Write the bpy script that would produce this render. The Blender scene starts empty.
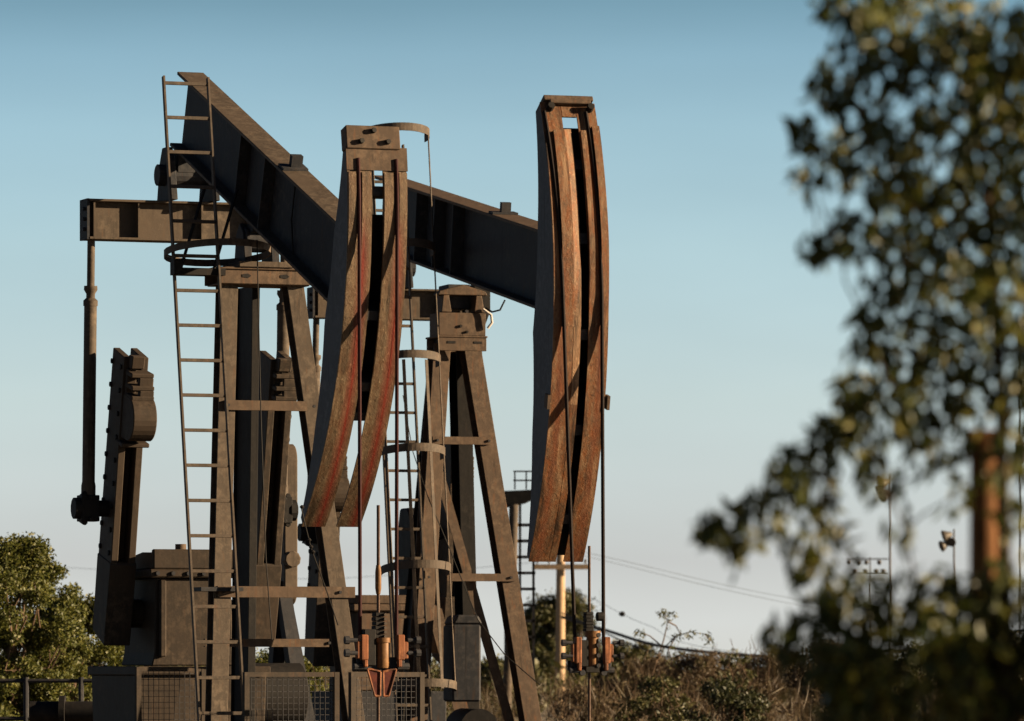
import bpy, math, random
import numpy as np
from mathutils import Vector, Matrix
R = math.radians
random.seed(7)
scene = bpy.context.scene
C = scene.collection

# ------------------------------------------------------------------ camera frame
FPX, CX, HY, HC = 5689.0, 512.0, 668.0, 1.6     # focal length in px, centre column, horizon row, eye height

def at(px, py, Y):
    s = FPX / Y
    return Vector(((px - CX) / s, Y, HC + (HY - py) / s))

# ------------------------------------------------------------------ mesh builder
class MB:
    def __init__(s):
        s.v = []; s.f = []; s.M = Matrix.Identity(4)
    def add(s, vs, fs):
        n = len(s.v)
        s.v += [tuple(s.M @ Vector(p)) for p in vs]
        s.f += [tuple(i + n for i in f) for f in fs]
        return s
    def box(s, c, d):
        x, y, z = c; a, b, h = d[0] / 2, d[1] / 2, d[2] / 2
        vs = [(x + i * a, y + j * b, z + k * h) for i in (-1, 1) for j in (-1, 1) for k in (-1, 1)]
        return s.add(vs, [(0, 1, 3, 2), (4, 6, 7, 5), (0, 4, 5, 1), (2, 3, 7, 6), (0, 2, 6, 4), (1, 5, 7, 3)])
    def bar(s, p, q, w, h, up=(0, 0, 1)):
        """box from p to q, h along up-ish direction, w across"""
        p, q = Vector(p), Vector(q); d = (q - p).normalized(); up = Vector(up)
        sd = d.cross(up)
        if sd.length < 1e-4: sd = d.cross(Vector((1, 0, 0)))
        sd.normalize(); u = sd.cross(d).normalized()
        vs = [e + sd * (i * w / 2) + u * (k * h / 2) for e in (p, q) for i in (-1, 1) for k in (-1, 1)]
        return s.add(vs, [(0, 1, 3, 2), (4, 6, 7, 5), (0, 4, 5, 1), (2, 3, 7, 6), (0, 2, 6, 4), (1, 5, 7, 3)])
    def ibeam(s, p, q, w, h, up, tf=.018, tw=.014):
        p, q = Vector(p), Vector(q); d = (q - p).normalized(); up = Vector(up)
        sd = d.cross(up).normalized(); u = sd.cross(d).normalized()
        for k in (-1, 1):
            o = u * (k * (h - tf) / 2)
            s.bar(p + o, q + o, w, tf, u)
        s.bar(p, q, tw, h - 2 * tf + .0005, u)
        return s
    def tube(s, pts, r, n=8, cap=True):
        pts = [Vector(p) for p in pts]; m = len(pts)
        rs = r if isinstance(r, (list, tuple)) else [r] * m
        vs = []; fs = []
        t0 = (pts[1] - pts[0]).normalized()
        a = t0.orthogonal().normalized()
        for i, p in enumerate(pts):
            t = (pts[min(i + 1, m - 1)] - pts[max(i - 1, 0)]).normalized()
            a = (a - t * a.dot(t)).normalized(); b = t.cross(a)
            for k in range(n):
                th = 2 * math.pi * k / n
                vs.append(p + (a * math.cos(th) + b * math.sin(th)) * rs[i])
        for i in range(m - 1):
            for k in range(n):
                fs.append((i * n + k, i * n + (k + 1) % n, (i + 1) * n + (k + 1) % n, (i + 1) * n + k))
        if cap:
            fs.append(tuple(range(n - 1, -1, -1))); fs.append(tuple((m - 1) * n + k for k in range(n)))
        return s.add(vs, fs)
    def cyl(s, p, q, r, n=12):
        return s.tube([p, q], r, n)
    def prism(s, poly, fn, t0, t1):
        """poly of 2-D points, fn(x, y, t) -> 3-D, extruded from t0 to t1"""
        n = len(poly)
        vs = [fn(x, y, t0) for x, y in poly] + [fn(x, y, t1) for x, y in poly]
        fs = [tuple(range(n - 1, -1, -1)), tuple(range(n, 2 * n))]
        fs += [(i, (i + 1) % n, n + (i + 1) % n, n + i) for i in range(n)]
        return s.add(vs, fs)
    def strip(s, ra, rb, ta, tb, v0, v1, n=28):
        """curved plate round the pivot in the beam plane: radius ra..rb, angle ta..tb (rad), lateral v0..v1"""
        vs = []; fs = []
        for i in range(n + 1):
            t = ta + (tb - ta) * i / n
            c, z = math.cos(t), math.sin(t)
            for r, v in ((ra, v0), (rb, v0), (rb, v1), (ra, v1)):
                vs.append((r * c, v, r * z))
        for i in range(n):
            for k in range(4):
                fs.append((i * 4 + k, i * 4 + (k + 1) % 4, i * 4 + 4 + (k + 1) % 4, i * 4 + 4 + k))
        fs.append((0, 1, 2, 3)); fs.append((n * 4 + 3, n * 4 + 2, n * 4 + 1, n * 4))
        return s.add(vs, fs)
    def rail(s, A, h, ta, tb, v0, v1, vs=0, n=36, fade=(0, -8)):
        """raised rail on the face: height h, tapering to nothing between the angles fade; vs slopes the right wall outwards"""
        vs_ = []; fs = []
        for i in range(n + 1):
            t = ta + (tb - ta) * i / n
            k = min(1, max(.04, (math.degrees(t) - fade[1]) / (fade[0] - fade[1]))) * h
            c, z = math.cos(t), math.sin(t)
            for r, v in ((A - .004, v0), (A + k, v0), (A + k, v1), (A - .004, v1 + vs)):
                vs_.append((r * c, v, r * z))
        for i in range(n):
            for k in range(4):
                fs.append((i * 4 + k, i * 4 + (k + 1) % 4, i * 4 + 4 + (k + 1) % 4, i * 4 + 4 + k))
        fs.append((0, 1, 2, 3)); fs.append((n * 4 + 3, n * 4 + 2, n * 4 + 1, n * 4))
        return s.add(vs_, fs)
    def build(s, name, mat, parent=None, bevel=0, smooth=False, loc=None):
        me = bpy.data.meshes.new(name)
        me.from_pydata(s.v, [], s.f); me.validate(); me.update()
        import bmesh
        bm = bmesh.new(); bm.from_mesh(me)
        bmesh.ops.recalc_face_normals(bm, faces=bm.faces[:]); bm.to_mesh(me); bm.free()
        me.materials.append(mat)
        if smooth:
            me.shade_smooth()
            try: me.set_sharp_from_angle(angle=R(40))
            except Exception: pass
        o = bpy.data.objects.new(name, me); C.objects.link(o)
        if parent: o.parent = parent
        if loc is not None: o.location = loc
        if bevel:
            b = o.modifiers.new('bevel', 'BEVEL'); b.width = bevel; b.segments = 1; b.limit_method = 'ANGLE'; b.angle_limit = R(50)
        return o

def cyls(name, mat, parent, M, lst, n=8, smooth=False):
    """every (p, q, radius) is an object of its own"""
    for (p, q, r) in lst:
        m = MB()
        if M is not None: m.M = M
        m.cyl(p, q, r, n); m.build(name, mat, parent, 0, smooth)

def thing(name, label, cat, loc=(0, 0, 0), rz=0, group=None):
    o = bpy.data.objects.new(name, None); C.objects.link(o)
    o.location = loc; o.rotation_euler = (0, 0, rz); o.empty_display_size = .3
    o['label'] = label; o['category'] = cat
    if group: o['group'] = group
    return o

def tag(o, label, cat, group=None, kind=None):
    o['label'] = label
    if cat: o['category'] = cat
    if group: o['group'] = group
    if kind: o['kind'] = kind
    return o

# ------------------------------------------------------------------ materials
def newmat(name):
    m = bpy.data.materials.new(name); m.use_nodes = True
    nt = m.node_tree; b = nt.nodes['Principled BSDF']
    return m, nt, b

def N(nt, typ, **kw):
    n = nt.nodes.new(typ)
    for k, v in kw.items():
        if k in n.inputs: n.inputs[k].default_value = v
        else: setattr(n, k, v)
    return n

def mixc(nt, fac, a, b):
    m = nt.nodes.new('ShaderNodeMix'); m.data_type = 'RGBA'
    for sock, val in ((m.inputs[0], fac), (m.inputs[6], a), (m.inputs[7], b)):
        if hasattr(val, 'is_linked'): nt.links.new(val, sock)
        elif isinstance(val, (int, float)): sock.default_value = val
        else: sock.default_value = (*val, 1)
    return m.outputs[2]

def ramp(nt, val, lo, hi):
    r = nt.nodes.new('ShaderNodeMapRange'); r.clamp = True
    r.inputs[1].default_value = lo; r.inputs[2].default_value = hi
    nt.links.new(val, r.inputs[0]); return r.outputs[0]

def noise(nt, vec, scale, detail=6, rough=.6):
    n = nt.nodes.new('ShaderNodeTexNoise'); n.inputs['Scale'].default_value = scale
    n.inputs['Detail'].default_value = detail; n.inputs['Roughness'].default_value = rough
    if vec is not None: nt.links.new(vec, n.inputs['Vector'])
    return n.outputs['Fac']

def mapping(nt, src, scale=(1, 1, 1), rot=(0, 0, 0)):
    m = nt.nodes.new('ShaderNodeMapping'); m.inputs['Scale'].default_value = scale; m.inputs['Rotation'].default_value = rot
    nt.links.new(src, m.inputs['Vector']); return m.outputs[0]

SC = .72
def steel(name, base, dust, rust, rough=.68, dust_amt=.5, rust_lo=.58, streak=True, metallic=0.0):
    m, nt, b = newmat(name)
    base, dust, rust = [tuple(x * SC for x in c) for c in (base, dust, rust)]
    tc = N(nt, 'ShaderNodeTexCoord').outputs['Object']
    n1 = noise(nt, tc, 2.2, 8, .65); n2 = noise(nt, tc, 14, 8, .7)
    st = noise(nt, mapping(nt, tc, (9, 9, .7)), 3.0, 6, .65)
    n4 = noise(nt, tc, 60, 4, .6)
    c = mixc(nt, ramp(nt, n1, .35, .7), base, dust)
    c2 = mixc(nt, ramp(nt, n2, .45, .62), tuple(x * .75 for x in base), c)
    c3 = mixc(nt, ramp(nt, st, rust_lo, rust_lo + .16), c2, rust)
    dr = noise(nt, mapping(nt, tc, (13, 13, .45)), 1.7, 5, .6)
    c3 = mixc(nt, ramp(nt, dr, .56, .70), c3, tuple(x * .5 for x in base)); pt = noise(nt, tc, .9, 3, .5)
    c3 = mixc(nt, ramp(nt, pt, .52, .66), c3, tuple(x * .85 + y * .1 for x, y in zip(base, rust)))
    c4 = mixc(nt, ramp(nt, n4, .66, .85), c3, tuple(min(1, x * 1.4) for x in dust))
    nt.links.new(c4, b.inputs['Base Color'])
    rr = N(nt, 'ShaderNodeMapRange'); nt.links.new(n2, rr.inputs[0]); rr.inputs[3].default_value = rough - .12; rr.inputs[4].default_value = rough + .22
    nt.links.new(rr.outputs[0], b.inputs['Roughness']); b.inputs['Metallic'].default_value = metallic
    b.inputs['Specular IOR Level'].default_value = .14
    bp = N(nt, 'ShaderNodeBump', Strength=.25, Distance=.01); nt.links.new(n2, bp.inputs['Height']); nt.links.new(bp.outputs[0], b.inputs['Normal'])
    return m

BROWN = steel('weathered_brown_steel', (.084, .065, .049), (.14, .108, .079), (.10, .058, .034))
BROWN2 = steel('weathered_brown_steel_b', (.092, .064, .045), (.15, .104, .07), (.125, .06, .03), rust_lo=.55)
DARK = steel('dark_painted_and_shaded_steel', (.030, .032, .038), (.066, .060, .056), (.05, .03, .02), rust_lo=.56)  # on the beam webs this dark tone stands for shade
SIDEM = steel('grey_head_flank_steel', (.10, .108, .122), (.135, .143, .155), (.085, .075, .065), rust_lo=.64)
GEARM = steel('dark_brown_gearbox_steel', (.034, .025, .018), (.07, .051, .036), (.06, .034, .02))
CRANKM = steel('dark_brown_crank_steel', (.042, .032, .024), (.10, .072, .05), (.085, .047, .027))
BLACK = steel('black_greasy_and_shaded_steel', (.013, .012, .012), (.026, .023, .02), (.025, .018, .014))  # on the rear legs this black stands for shade
RAILM = steel('ladder_steel', (.085, .068, .054), (.14, .108, .08), (.11, .06, .04))
ORANGE = steel('orange_painted_steel', (.25, .09, .038), (.44, .21, .11), (.07, .03, .018), rust_lo=.44)
BRASS = steel('worn_brass', (.17, .085, .034), (.30, .155, .06), (.07, .035, .02), rough=.5, metallic=.15)
REDPL = steel('dark_red_plate', (.075, .016, .011), (.12, .03, .018), (.05, .018, .012))
CONC = steel('concrete', (.33, .31, .28), (.4, .37, .33), (.26, .23, .2), rough=.85)
ROD = steel('polished_rod_steel', (.06, .035, .024), (.09, .055, .035), (.06, .03, .02), rough=.35, metallic=.5)

def track_mat(name, base, dust, rust, red, centres, half, red_amt, thetastart, offset=0, core_amt=1, DK=.62):
    """face of the horse head: rusty steel with a worn stripe where the bridle rope rubs the plate"""
    m, nt, b = newmat(name)
    base, dust, rust, red = [tuple(x * DK for x in c) for c in (base, dust, rust, red)]
    tc = N(nt, 'ShaderNodeTexCoord').outputs['Object']
    sx = N(nt, 'ShaderNodeSeparateXYZ'); nt.links.new(tc, sx.inputs[0])
    n1 = noise(nt, tc, 3, 8, .7); n2 = noise(nt, tc, 22, 8, .75)
    st = noise(nt, mapping(nt, tc, (6, 6, 1.6)), 3.0, 9, .75)
    c = mixc(nt, ramp(nt, n1, .35, .68), base, dust)
    c = mixc(nt, ramp(nt, st, .42, .62), c, rust)
    c = mixc(nt, ramp(nt, n2, .54, .7), c, tuple(x * .45 for x in base))
    n5 = noise(nt, mapping(nt, tc, (18, 18, 12)), 2.0, 6, .75)
    c = mixc(nt, ramp(nt, n5, .58, .68), c, tuple(min(1, x * 1.6) for x in dust))
    n6 = noise(nt, mapping(nt, tc, (70, 70, 45)), 1.0, 4, .8)
    c = mixc(nt, ramp(nt, n6, .60, .68), c, tuple(x * .45 for x in base))
    n7 = noise(nt, mapping(nt, tc, (1.5, 7, .9)), 1.6, 5, .6)
    c = mixc(nt, ramp(nt, n7, .52, .68), c, tuple(x * .38 for x in base)); c = mixc(nt, ramp(nt, n7, .42, .30), c, tuple(min(1, x * 1.35) for x in dust))
    # wear stripe: distance in the lateral direction from each rope line, with a ragged edge
    of = N(nt, 'ShaderNodeMath', operation='SUBTRACT'); nt.links.new(sx.outputs['Y'], of.inputs[0]); of.inputs[1].default_value = offset
    ab = N(nt, 'ShaderNodeMath', operation='ABSOLUTE'); nt.links.new(of.outputs[0], ab.inputs[0])
    sb = N(nt, 'ShaderNodeMath', operation='SUBTRACT'); nt.links.new(ab.outputs[0], sb.inputs[0]); sb.inputs[1].default_value = centres
    a2 = N(nt, 'ShaderNodeMath', operation='ABSOLUTE'); nt.links.new(sb.outputs[0], a2.inputs[0])
    jit = N(nt, 'ShaderNodeMath', operation='MULTIPLY_ADD'); nt.links.new(n2, jit.inputs[0]); jit.inputs[1].default_value = .03; nt.links.new(a2.outputs[0], jit.inputs[2])
    wide = ramp(nt, jit.outputs[0], half + .05, half - .01)
    zz = ramp(nt, sx.outputs['Z'], thetastart + .15, thetastart - .25)
    mu = N(nt, 'ShaderNodeMath', operation='MULTIPLY'); nt.links.new(wide, mu.inputs[0]); nt.links.new(zz, mu.inputs[1])
    mu2 = N(nt, 'ShaderNodeMath', operation='MULTIPLY'); nt.links.new(mu.outputs[0], mu2.inputs[0]); mu2.inputs[1].default_value = red_amt
    c = mixc(nt, mu2.outputs[0], c, red)
    core = ramp(nt, a2.outputs[0], .011, .004)
    mu3 = N(nt, 'ShaderNodeMath', operation='MULTIPLY'); nt.links.new(core, mu3.inputs[0]); nt.links.new(zz, mu3.inputs[1])
    mu4 = N(nt, 'ShaderNodeMath', operation='MULTIPLY'); nt.links.new(mu3.outputs[0], mu4.inputs[0]); mu4.inputs[1].default_value = core_amt; mu3 = mu4
    c = mixc(nt, mu3.outputs[0], c, (red[0] * 1.1, red[1] * .55, red[2] * .6))
    nt.links.new(c, b.inputs['Base Color']); b.inputs['Roughness'].default_value = .6
    b.inputs['Specular IOR Level'].default_value = .15
    ad = N(nt, 'ShaderNodeMath', operation='ADD'); nt.links.new(n2, ad.inputs[0]); nt.links.new(n5, ad.inputs[1])
    bp = N(nt, 'ShaderNodeBump', Strength=.5, Distance=.012); nt.links.new(ad.outputs[0], bp.inputs['Height']); nt.links.new(bp.outputs[0], b.inputs['Normal'])
    return m

def leafmat(name, cols, trans=.25, rough=.55):
    m, nt, b = newmat(name)
    g = N(nt, 'ShaderNodeNewGeometry').outputs['Random Per Island']
    r = nt.nodes.new('ShaderNodeValToRGB'); nt.links.new(g, r.inputs[0])
    el = r.color_ramp.elements
    for i, c in enumerate(cols):
        e = el[i] if i < 2 else el.new(.5)
        e.position = i / (len(cols) - 1); e.color = (*c, 1)
    nt.links.new(r.outputs[0], b.inputs['Base Color']); b.inputs['Roughness'].default_value = rough
    b.inputs['Specular IOR Level'].default_value = .3
    t = N(nt, 'ShaderNodeBsdfTranslucent'); nt.links.new(r.outputs[0], t.inputs[0])
    mx = N(nt, 'ShaderNodeMixShader'); mx.inputs[0].default_value = trans
    nt.links.new(b.outputs[0], mx.inputs[1]); nt.links.new(t.outputs[0], mx.inputs[2])
    nt.links.new(mx.outputs[0], nt.nodes['Material Output'].inputs[0])
    return m

def plain(name, col, rough=.7, bumpscale=30, var=.35):
    m, nt, b = newmat(name)
    tc = N(nt, 'ShaderNodeTexCoord').outputs['Object']
    n = noise(nt, mapping(nt, tc, (1, 1, .25)), bumpscale, 6, .65)
    c = mixc(nt, ramp(nt, n, .3, .7), tuple(x * (1 - var) for x in col), tuple(min(1, x * (1 + var)) for x in col))
    nt.links.new(c, b.inputs['Base Color']); b.inputs['Roughness'].default_value = rough; b.inputs['Specular IOR Level'].default_value = .15
    bp = N(nt, 'ShaderNodeBump', Strength=.4, Distance=.01); nt.links.new(n, bp.inputs['Height']); nt.links.new(bp.outputs[0], b.inputs['Normal'])
    return m

BARK = plain('bark', (.075, .05, .032), .9)
WOODPOLE = plain('bleached_pole_wood', (.30, .21, .13), .85)
POSTWOOD = plain('orange_brown_post_wood', (.13, .06, .024), .85, 18, .5)
CABLE = plain('dark_wire_rope', (.010, .006, .005), .8)
REDROPE = plain('red_brown_wire_rope', (.022, .005, .005), .8)
LINEM = plain('power_line', (.05, .05, .05), .6)
LAMPM = plain('lamp_housing', (.07, .06, .05), .45, 5, .2)
GALV = plain('galvanised_wire', (.4, .37, .33), .45, 20, .2)
BARKD = plain('dark_bark', (.035, .024, .016), .9)
L_FORE = leafmat('dark_tree_leaves', [(.022, .031, .006), (.046, .058, .010), (.125, .112, .020)], .3, .45)
L_LEFT = leafmat('olive_tree_leaves', [(.034, .042, .008), (.062, .070, .013), (.105, .098, .019)], .3)
L_BUSH = leafmat('dull_green_bush_leaves', [(.028, .034, .011), (.05, .052, .016), (.085, .074, .026)], .25)
L_DRY = leafmat('dry_red_brown_brush', [(.040, .026, .014), (.066, .043, .023), (.10, .078, .038)], .25)
L_DARK = leafmat('dark_green_bush_leaves', [(.012, .016, .005), (.022, .026, .008), (.04, .04, .012)], .2)

# ------------------------------------------------------------------ pumpjack
def make_pumpjack(name, label, group, X, Y, P, psi, th, A, ta, tb, bw, bd, b0, rear, hw, slot, ropev, head_mat, headtop_mat, spec):
    """local x = towards the horse head, y = to the right seen from the camera, z = up; origin on the ground under the saddle"""
    root = thing(name, label, 'pumpjack', (X, Y, 0), R(psi - 90), group)
    th = R(th)
    BM = Matrix.Translation((0, 0, P)) @ Matrix.Rotation(th, 4, 'Y')       # beam frame: x along the beam, z up; nose down by th
    def mb(beam=False):
        m = MB()
        if beam: m.M = BM
        return m
    b1 = b0 + bd; bc = (b0 + b1) / 2
    # ---- walking beam
    front = A - spec['depth'] + .02
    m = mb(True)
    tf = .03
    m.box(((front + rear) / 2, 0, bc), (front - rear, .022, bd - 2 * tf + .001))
    beam = m.build('walking_beam', DARK, root)  # web: its shade is put into the dark colour, flanges keep brown
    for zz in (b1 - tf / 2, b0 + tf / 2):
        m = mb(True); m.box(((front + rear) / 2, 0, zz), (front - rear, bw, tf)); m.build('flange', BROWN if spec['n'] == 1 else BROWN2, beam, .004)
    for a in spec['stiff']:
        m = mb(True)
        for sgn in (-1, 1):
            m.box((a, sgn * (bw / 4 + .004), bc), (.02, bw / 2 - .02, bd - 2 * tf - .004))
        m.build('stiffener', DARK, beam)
    a = spec['clip']
    m = mb(True)
    m.box((a, 0, b1 + .012), (.16, bw * .9, .02)).box((a, .02, b1 + .07), (.07, .1, .10))
    m.build('top_clamp', DARK, beam)
    if spec['n'] == 1:
        m = mb(True)                    # conduit clipped to the web
        m.tube([(1.1, -.03, b0 + .03), (.95, -.03, b0 + .3), (.95, -.03, b1 - .06)], .008, 6); m.build('conduit', BLACK, beam)
        cyls('conduit', BLACK, beam, BM, [((.1, -.03, b0 + .05), (.1, -.03, b1 - .2), .008), ((.2, -.03, b0 + .05), (.2, -.03, b1 - .25), .008)], 6)
    # ---- horse head
    ta, tb = R(ta), R(tb)
    head = bpy.data.objects.new('horse_head', None); C.objects.link(head); head.parent = root
    ts = spec['plate']
    def prof(t):                        # radial depth of the side plate behind the face
        k = (t - tb) / (ta - tb)
        d = np.interp(k, *spec['prof'])
        return A - d
    n = 30
    for sgn in (-1, 1):
        m = mb(True)
        arc = [(tb + (ta - tb) * i / n) for i in range(n + 1)]
        outer = [((A - .018) * math.cos(t), (A - .018) * math.sin(t)) for t in arc]
        inner = [(prof(t) * math.cos(t), prof(t) * math.sin(t)) for t in arc]
        vs = [];fs = []
        for v in (sgn * (hw - .012), sgn * (hw - .034)):
            for o_, i_ in zip(outer, inner):
                vs += [(o_[0], v, o_[1]), (i_[0], v, i_[1])]
        h = 2 * (n + 1)
        for i in range(n):
            k = 2 * i
            fs += [(k, k + 1, k + 3, k + 2), (h + k, h + k + 2, h + k + 3, h + k + 1),
                   (k, k + 2, h + k + 2, h + k), (k + 1, h + k + 1, h + k + 3, k + 3)]
        fs += [(0, h, h + 1, 1), (h - 2, h - 1, 2 * h - 1, 2 * h - 2)]
        m.add(vs, fs)
        m.build('side_plate', SIDEM, head)
    for (v0, v1, mt, *ab) in spec['tracks']:
        m = mb(True); m.strip(A - .018, A, R(ab[0]) if ab else ta, R(ab[1]) if ab else tb, v0, v1, 40)
        o = m.build('track_plate', mt, head, 0)
    # ribs on the tracks (raised lips beside the rope groove)
    for (v, r_, tA, tB, w_) in spec['lips']:
        m = mb(True); m.rail(A, r_, R(tA), R(tB), v, w_, spec.get('slope', {}).get(v, 0), 36, spec['fade'])
        m.build('rope_guide_rail', head_mat, head)
    if spec.get('tabs'):
        for sgn in (-1, 1):
            m = mb(True); m.strip(A - .09, A + .02, R(-4.6), R(-2.8), sgn * (hw + .004), sgn * (hw + .032), 1); m.build('side_tab', BROWN2, head)
    m = mb(True)                        # back plates, following the back of the side plates
    k0, k1 = spec['back']
    for i in range(12):
        tA = tb + (ta - tb) * (k0 + (k1 - k0) * i / 12); tB = tb + (ta - tb) * (k0 + (k1 - k0) * (i + 1) / 12)
        pa, pb = prof(tA), prof(tB)
        p, q = Vector((pa * math.cos(tA), 0, pa * math.sin(tA))), Vector((pb * math.cos(tB), 0, pb * math.sin(tB)))
        m.bar(p, q, 2 * hw - .07, .016, (1, 0, 0))
    m.build('back_plate', DARK, head)
    for k in spec['cross']:
        t = tb + (ta - tb) * k
        m = mb(True); m.strip(prof(t) + .02, A - .03, t - .012, t + .012, -hw + .035, hw - .035, 1)
        m.build('cross_plate', DARK, head)
    spec['top'](mb, head, A, ta)
    # ---- bridle ropes: over the face down to the tangent point, then plumb to the carrier bar
    zc = spec['zc']                     # height of the rope sockets
    for sgn in (-1, 1):
        pts = []
        k0 = ta - R(1.5)
        for i in range(13):
            t = k0 + (th - k0) * i / 12
            vt = spec['ropetop'][0 if sgn < 0 else 1]; k_ = i / 12
            v = BM @ Vector(((A + .016) * math.cos(t), vt * (1 - k_) + sgn * ropev[0] * k_, (A + .016) * math.sin(t)))
            pts.append(v)
        e = pts[-1]
        for i in range(1, 6):
            k = i / 5
            pts.append(Vector((e.x, sgn * (ropev[0] * (1 - k) + ropev[1] * k) + spec.get('yo', 0) * k, e.z * (1 - k) + zc * k)))
        m = MB(); m.tube(pts, spec['rope_r'], 8)
        m.build('bridle_rope', spec['rope_m'], root, 0, True)
    xr = A + .016; yo = spec.get('yo', 0); 
    # ---- carrier bar, clamps, polished rod
    car = spec['carrier'](root, xr, zc, ropev[1]); car.location.y = yo
    m = MB(); m.tube([(xr, yo, .9), (xr, yo, spec['rodtop'])], .014, 10)
    pr_ = m.build('polished_rod', ROD, root, 0, True)
    if spec['n'] == 1:
        m = MB(); m.tube([(xr, yo, zc + .42), (xr, yo, zc + .47), (xr, yo, zc + .6), (xr, yo, zc + .66)], [.018, .026, .026, .018], 10); m.build('rod_coupling', BRASS, pr_, 0, True)
    m = MB()
    m.tube([(xr, yo, 0), (xr, yo, .5), (xr, yo, .5), (xr, yo, .58), (xr, yo, .58), (xr, yo, .95)], [.1, .1, .15, .15, .06, .05], 14)
    m.cyl((xr - .35, 0, .35), (xr + .45, 0, .35), .05, 12).cyl((xr + .2, 0, .35), (xr + .26, 0, .35), .11, 12)
    m.build('wellhead', DARK, root, 0, True)
    # ---- samson post
    zt = P - spec['capdrop']
    tu, tv, bu, bv = spec['leg']
    lw = spec['legw']
    for sgn in (-1, 1):
        m = MB()
        p, q = Vector((tu, sgn * tv, zt)), Vector((bu, sgn * bv, .12))
        m.ibeam(q, p, lw, lw * 1.15, (1, 0, 0), .016, .012)
        lg = m.build('leg', BROWN if spec['n'] == 1 else BROWN2, root, .003)
        f = MB(); f.box((q.x, q.y, .1), (.36, .34, .04))
        for i in (-1, 1):
            for j in (-1, 1): f.cyl((q.x + i * .14, q.y + j * .13, .1), (q.x + i * .14, q.y + j * .13, .17), .018, 8)
        f.build('foot_plate', DARK, lg)
    for (p, q, w_, d_) in spec['rear']:
        m = MB(); m.ibeam((*q, .12), (*p, zt), w_, d_, (1, 0, 0), .014, .02)
        m.build('leg', BLACK, root, .003)  # rear legs: shade painted in as black, front legs stay brown
    def legpt(z, sgn, off=0):
        k = (zt - z) / (zt - .12)
        return Vector((tu + (bu - tu) * k + off, sgn * (tv + (bv - tv) * k), z))
    for (z, off, over0, over1, w, h) in spec['braces']:
        p, q = legpt(z, -1, lw * .6 + .03 + off), legpt(z, 1, lw * .6 + .03 + off)
        m = MB(); y0, y1 = p.y - over0, q.y + over1; x = p.x
        m.box((x, (y0 + y1) / 2, z), (.008, y1 - y0, h)).box((x - .03, (y0 + y1) / 2, z + h / 2 - .004), (.052, y1 - y0, .008)).box((x - .03, (y0 + y1) / 2, z - h / 2 + .004), (.052, y1 - y0, .008))
        br = m.build('cross_brace', BROWN2, root)
        cyls('bolt', DARK, br, None, [((x + .002, yy, z), (x + .022, yy, z), .014) for yy in (p.y, q.y)], 6)
    for (p, q, w, h) in spec['diag']:
        m = MB(); m.bar(p, q, w, .012, (1, 0, 0)); m.bar(Vector(p) + Vector((-.035, 0, 0)), Vector(q) + Vector((-.035, 0, 0)), .012, .06, (1, 0, 0)); m.build('diagonal_brace', BROWN2, root)
    spec['cap'](root, zt, P, tu + spec.get('capu', 0), tv)
    # bearing under the beam
    m = MB(); m.cyl((0, -bw * .55, P), (0, bw * .55, P), .11, 16).box((-.03, 0, P + b0 / 2 + .02), (.36, bw * .8, b0 * .5))
    for sgn in (-1, 1): m.prism([(-.2, -.2), (.2, -.2), (.13, .06), (0, .15), (-.13, .06)], lambda x, y, t, s=sgn: (x * .8 - .04, s * bw * .5 + t, P + y), -.035, .035)
    m.build('saddle_bearing', DARK, root, .005)
    # ---- tail bearing, equalizer, pitmans
    aE = rear + spec['tail']
    E = BM @ Vector((aE, 0, b0))
    ez = spec['eqz']; eh, el = spec['eqh'], spec['eql']
    m = MB()
    for sgn in (-1, 1):
        m.prism([(-.24, 0), (.24, 0), (.15, E.z - ez - .1), (.07, E.z - ez + .03), (-.07, E.z - ez + .03), (-.15, E.z - ez - .1)], lambda x, y, t, s=sgn: (E.x + x, s * .2 + t, ez + y + .002), -.03, .03)
    m.cyl((E.x, -.3, ez + .24), (E.x, .3, ez + .24), .1, 14).box((E.x, 0, ez + .36), (.2, .26, .2))
    m.build('tail_bearing', DARK, root, .005)
    m = MB()
    m.box((E.x, 0, ez - .013), (.26, 2 * el, .022)).box((E.x, 0, ez - eh + .013), (.26, 2 * el, .022)).box((E.x + .03, 0, ez - eh / 2), (.018, 2 * el, eh - .045))
    eq = m.build('equalizer_beam', BROWN, root, .003)
    for yy in (-el + .05, -.5, .1, .55, el - .05):
        m = MB(); m.box((E.x + .075, yy, ez - eh / 2), (.07, .016, eh - .05)); m.build('stiffener', BROWN, eq)
    for sgn in (-1, 1):
        m = MB(); m.box((E.x, sgn * (el + .012), ez - eh / 2), (.25, .022, eh)); m.build('end_plate', DARK, eq)
        cyls('bolt', DARK, eq, None, [((E.x + .07, sgn * el, ez + zz * eh / .4), (E.x + .07, sgn * (el + .05), ez + zz * eh / .4), .018) for zz in (-.3, -.2, -.1)], 6)
    sh = Vector(spec['shaft']); ca = R(spec['crank_a']); rp = spec['crank_r']; cl = spec['crank_l']; cv = spec['crank_v']
    dirv = Vector((math.sin(ca), 0, math.cos(ca))); nrm = Vector((math.cos(ca), 0, -math.sin(ca)))
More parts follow.
